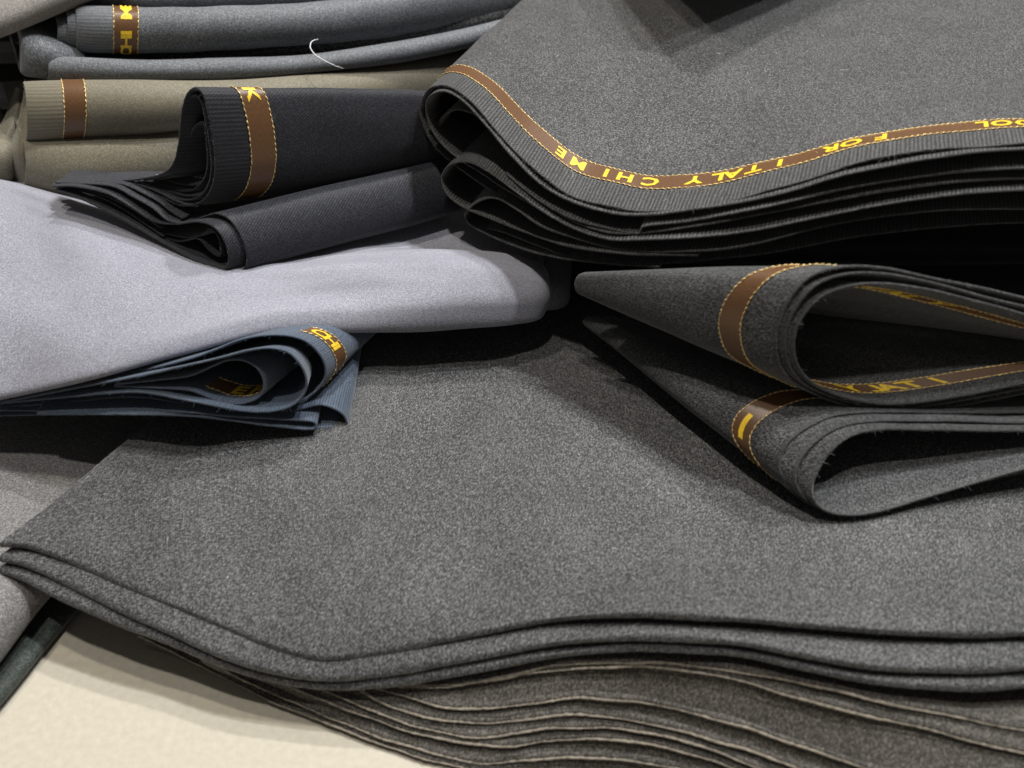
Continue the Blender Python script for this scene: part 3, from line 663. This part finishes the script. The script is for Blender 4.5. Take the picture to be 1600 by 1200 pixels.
drop(TD, mm, yM, 0.0006, ((1300, 530), (925, 448)), .263, .22, 2)
SMi = drop(TD, mi, yM, 0.0, ((1300, 530), (935, 450)), .262, .22, 3)
b0 = SM.b_at_px(1360, 416); b1 = SM.b_at_px(1262, 612)
ribbon(SM, .0115, .0190, b0 - .02, b1 + .008, TD)
ribbon(SMi, .0095, .0170, SMi.b_at_px(1850, 560) + .001, SMi.b_at_px(1840, 573), TD, [('ITALY', SMi.b_at_px(1375, 438), .0075, .0080, -1, -1), ('FOR', SMi.b_at_px(1307, 618) + .006, .0075, .0080, -1, 1), ('ITALY', SMi.b_at_px(1510, 618) + .005, .0075, .0065, -1, 1)], lift=.0010, sg=-1)
NL = thing('folded_cloth', 'lower charcoal loop, yellow mark on its ribbon, resting on the large flat cloth', 'folded cloth', (0.12, 0.2, 0.045))
ni = [(2500, 668), (1850, 668), (1720, 670), (1600, 672), (1465, 670), (1375, 670), (1330, 680), (1298, 704), (1276, 735), (1267, 765), (1273, 786), (1294, 801), (1330, 806), (1375, 800), (1465, 773), (1600, 735), (1720, 708), (1850, 690), (2500, 676)]
no = [(2500, 645), (1850, 640), (1720, 642), (1600, 645), (1465, 643), (1370, 643), (1300, 650), (1253, 672), (1224, 699), (1215, 728), (1226, 756), (1258, 786), (1310, 800), (1375, 796), (1465, 770), (1600, 738), (1720, 712), (1850, 695), (2500, 682)]
nm = [((a[0] * .5 + b[0] * .5), (a[1] * .5 + b[1] * .5)) for a, b in zip(ni, no)]
yN = lambda u, v: 0.1865 + (806 - v) * 0.00012 + (u - 1265) * 0.000015
SNo = drop(NL, no, yN, 0.0045, ((1330, 740), (925, 505)), .276, .16, 4)
drop(NL, nm, yN, 0.002, ((1330, 740), (930, 505)), .275, .16, 5)
SNi = drop(NL, ni, yN, 0.0, ((1330, 740), (935, 505)), .274, .16, 6)
b0 = SNo.b_at_px(1300, 650); b1 = SNo.b_at_px(1250, 780)
ribbon(SNo, .0120, .0195, b0 - .03, b1 + .006, NL, [('I', SNo.b_at_px(1222, 700), .0085, .006, 0, 0)])

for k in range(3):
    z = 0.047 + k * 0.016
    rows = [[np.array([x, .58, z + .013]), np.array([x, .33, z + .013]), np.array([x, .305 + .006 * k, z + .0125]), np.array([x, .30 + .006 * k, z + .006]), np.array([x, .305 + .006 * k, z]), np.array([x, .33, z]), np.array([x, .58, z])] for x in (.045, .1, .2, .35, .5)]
    S = Surf(rows, 30, 60, 0.0006, ease=1.0, seed=k); sheet('dark_gap_fill', S, 0.0012, M['black'], RS)  # black layers added to keep the shaded hollow under the stack dark
BO = thing('shadow_caster', 'unseen dark slab added above the upper right stack to cast a shadow on its top', 'shadow caster', (0.14, 0.55, 0.2))  # unseen slab, added only to throw a shadow onto the stack top
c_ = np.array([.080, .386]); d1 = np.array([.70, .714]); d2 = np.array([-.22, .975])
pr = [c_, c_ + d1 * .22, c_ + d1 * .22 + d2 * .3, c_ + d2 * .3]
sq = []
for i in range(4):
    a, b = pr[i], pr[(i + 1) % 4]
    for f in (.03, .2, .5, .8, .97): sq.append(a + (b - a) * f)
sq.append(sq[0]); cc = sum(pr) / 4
S = Surf([[np.array([*(cc + (p - cc) * f), z]) for p in sq] for f, z in ((.02, .166), (.6, .166), (.98, .166), (1, .169), (1, .212), (.98, .216), (.5, .216), (.02, .216))], 60, 120, 0.0003, ease=1.0); sheet('caster_slab', S, .0012, M['black'], BO)
PB = thing('folded_cloth', 'unseen black cloth pile added far behind to hold up the shadow-casting slab', 'folded cloth', (0.2, 0.75, 0.0))  # unseen pile, added as a prop under the shadow caster
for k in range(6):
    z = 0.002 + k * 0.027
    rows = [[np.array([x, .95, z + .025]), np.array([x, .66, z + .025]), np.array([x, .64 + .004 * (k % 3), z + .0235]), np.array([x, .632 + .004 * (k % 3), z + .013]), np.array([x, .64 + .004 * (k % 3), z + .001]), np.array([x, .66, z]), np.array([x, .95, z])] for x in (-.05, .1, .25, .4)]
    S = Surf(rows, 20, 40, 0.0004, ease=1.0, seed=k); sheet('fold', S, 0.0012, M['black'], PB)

# ------------------------------------------------------------------ loose fibres along cut edges, lint
def fibres(name, pts, dirs, lens, rad, mat, parent, seed=0):
    r = np.random.default_rng(seed); V = []; F = []
    for p, d, l in zip(pts, dirs, lens):
        side = r.normal(0, 1, 3); side -= d * side.dot(d); side /= np.linalg.norm(side); o2 = np.cross(d, side); base = len(V)
        cv = r.normal(0, .35)
        for i, t in enumerate((0, .35, .7, 1)):
            c = p + d * l * t + side * l * cv * t * t; rr = rad * (1 - .6 * t)
            for k in range(3):
                a = 2.094 * k; V.append(c + (side * math.cos(a) + o2 * math.sin(a)) * rr)
        for i in range(3):
            for k in range(3):
                k2 = (k + 1) % 3; F.append((base + i * 3 + k, base + i * 3 + k2, base + i * 3 + 3 + k2, base + i * 3 + 3 + k))
    o = mesh_obj(name, V, F, mat, parent); o['kind'] = 'stuff'; return o
def edge_fuzz(S, n, mat, parent, thick, seed, lo=0.0, hi=1.0):
    r = np.random.default_rng(seed); nb = len(S.B)
    j = r.integers(int(lo * (nb - 2)), int(hi * (nb - 2)), n)
    f = r.random(n)[:, None]
    p = S.G[0, j] * (1 - f) + S.G[0, j + 1] * f - S.N[0, j] * thick * r.random(n)[:, None]
    out = S.G[0, j] - S.G[1, j]; out /= np.linalg.norm(out, axis=1, keepdims=True)
    d = out + S.N[0, j] * r.normal(0, .5, n)[:, None] + r.normal(0, .5, (n, 3)); d /= np.linalg.norm(d, axis=1, keepdims=True)
    fibres('edge_fuzz', p, d, r.gamma(2.0, .00035, n) + .0003, .000045, mat, parent, seed)
M['fibre_grey'] = plain('grey_fibre', (0.20, 0.20, 0.20), 0.8); M['fibre_dark'] = plain('dark_fibre', (0.06, 0.06, 0.07), 0.8); M['fibre_blue'] = plain('blue_fibre', (0.16, 0.2, 0.26), 0.8)
edge_fuzz(ST, 900, M['fibre_grey'], RS, .0008, 1)
for S_, P_, sd_ in ((SM, TD, 2), (SMi, TD, 3), (SNo, NL, 4), (SNi, NL, 5)): edge_fuzz(S_, 420, M['fibre_grey'], P_, .0008, sd_)
edge_fuzz(SN, 350, M['fibre_dark'], NV, .0007, 6); edge_fuzz(SO, 120, M['tan_thread'], OL, .0009, 7); edge_fuzz(SA, 260, M['fibre_blue'], BL, .0008, 8); edge_fuzz(SB, 200, M['fibre_blue'], BL, .0008, 9)
def ray_pts(n, box, seed):
    r = np.random.default_rng(seed); dg = bpy.context.evaluated_depsgraph_get(); dg.update(); P = []; Dv = []
    for _ in range(n):
        x, y = r.uniform(box[0], box[1]), r.uniform(box[2], box[3])
        ok, loc, nor, *_r = SC.ray_cast(dg, Vector((x, y, .16)), Vector((0, 0, -1)))
        if ok and nor.z > .5:
            a = r.uniform(0, 6.28); d = Vector((math.cos(a), math.sin(a), 0)); d -= nor * d.dot(nor); d.normalize()
            P.append(np.array(loc) + np.array(nor) * .0001); Dv.append(np.array(d))
    return P, Dv
lp, ld = ray_pts(150, (-.2, .25, .12, .5), 3)
fibres('lint', lp, ld, np.random.default_rng(5).gamma(2, .0007, len(lp)) + .0004, .00006, M['white'], None, 4)

# ------------------------------------------------------------------ dark cloth behind everything
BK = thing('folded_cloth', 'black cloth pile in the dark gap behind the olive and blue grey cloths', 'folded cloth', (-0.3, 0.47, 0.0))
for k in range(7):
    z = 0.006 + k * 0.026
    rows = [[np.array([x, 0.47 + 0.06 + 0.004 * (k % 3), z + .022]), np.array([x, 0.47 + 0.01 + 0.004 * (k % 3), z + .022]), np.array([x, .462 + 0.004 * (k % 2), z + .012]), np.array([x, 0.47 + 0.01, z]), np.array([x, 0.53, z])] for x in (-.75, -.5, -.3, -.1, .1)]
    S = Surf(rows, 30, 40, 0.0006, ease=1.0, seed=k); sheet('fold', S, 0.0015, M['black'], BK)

n_obj = len(SC.objects)
print('objects', n_obj, 'polys', sum(len(o.data.polygons) for o in SC.objects if o.type == 'MESH'))
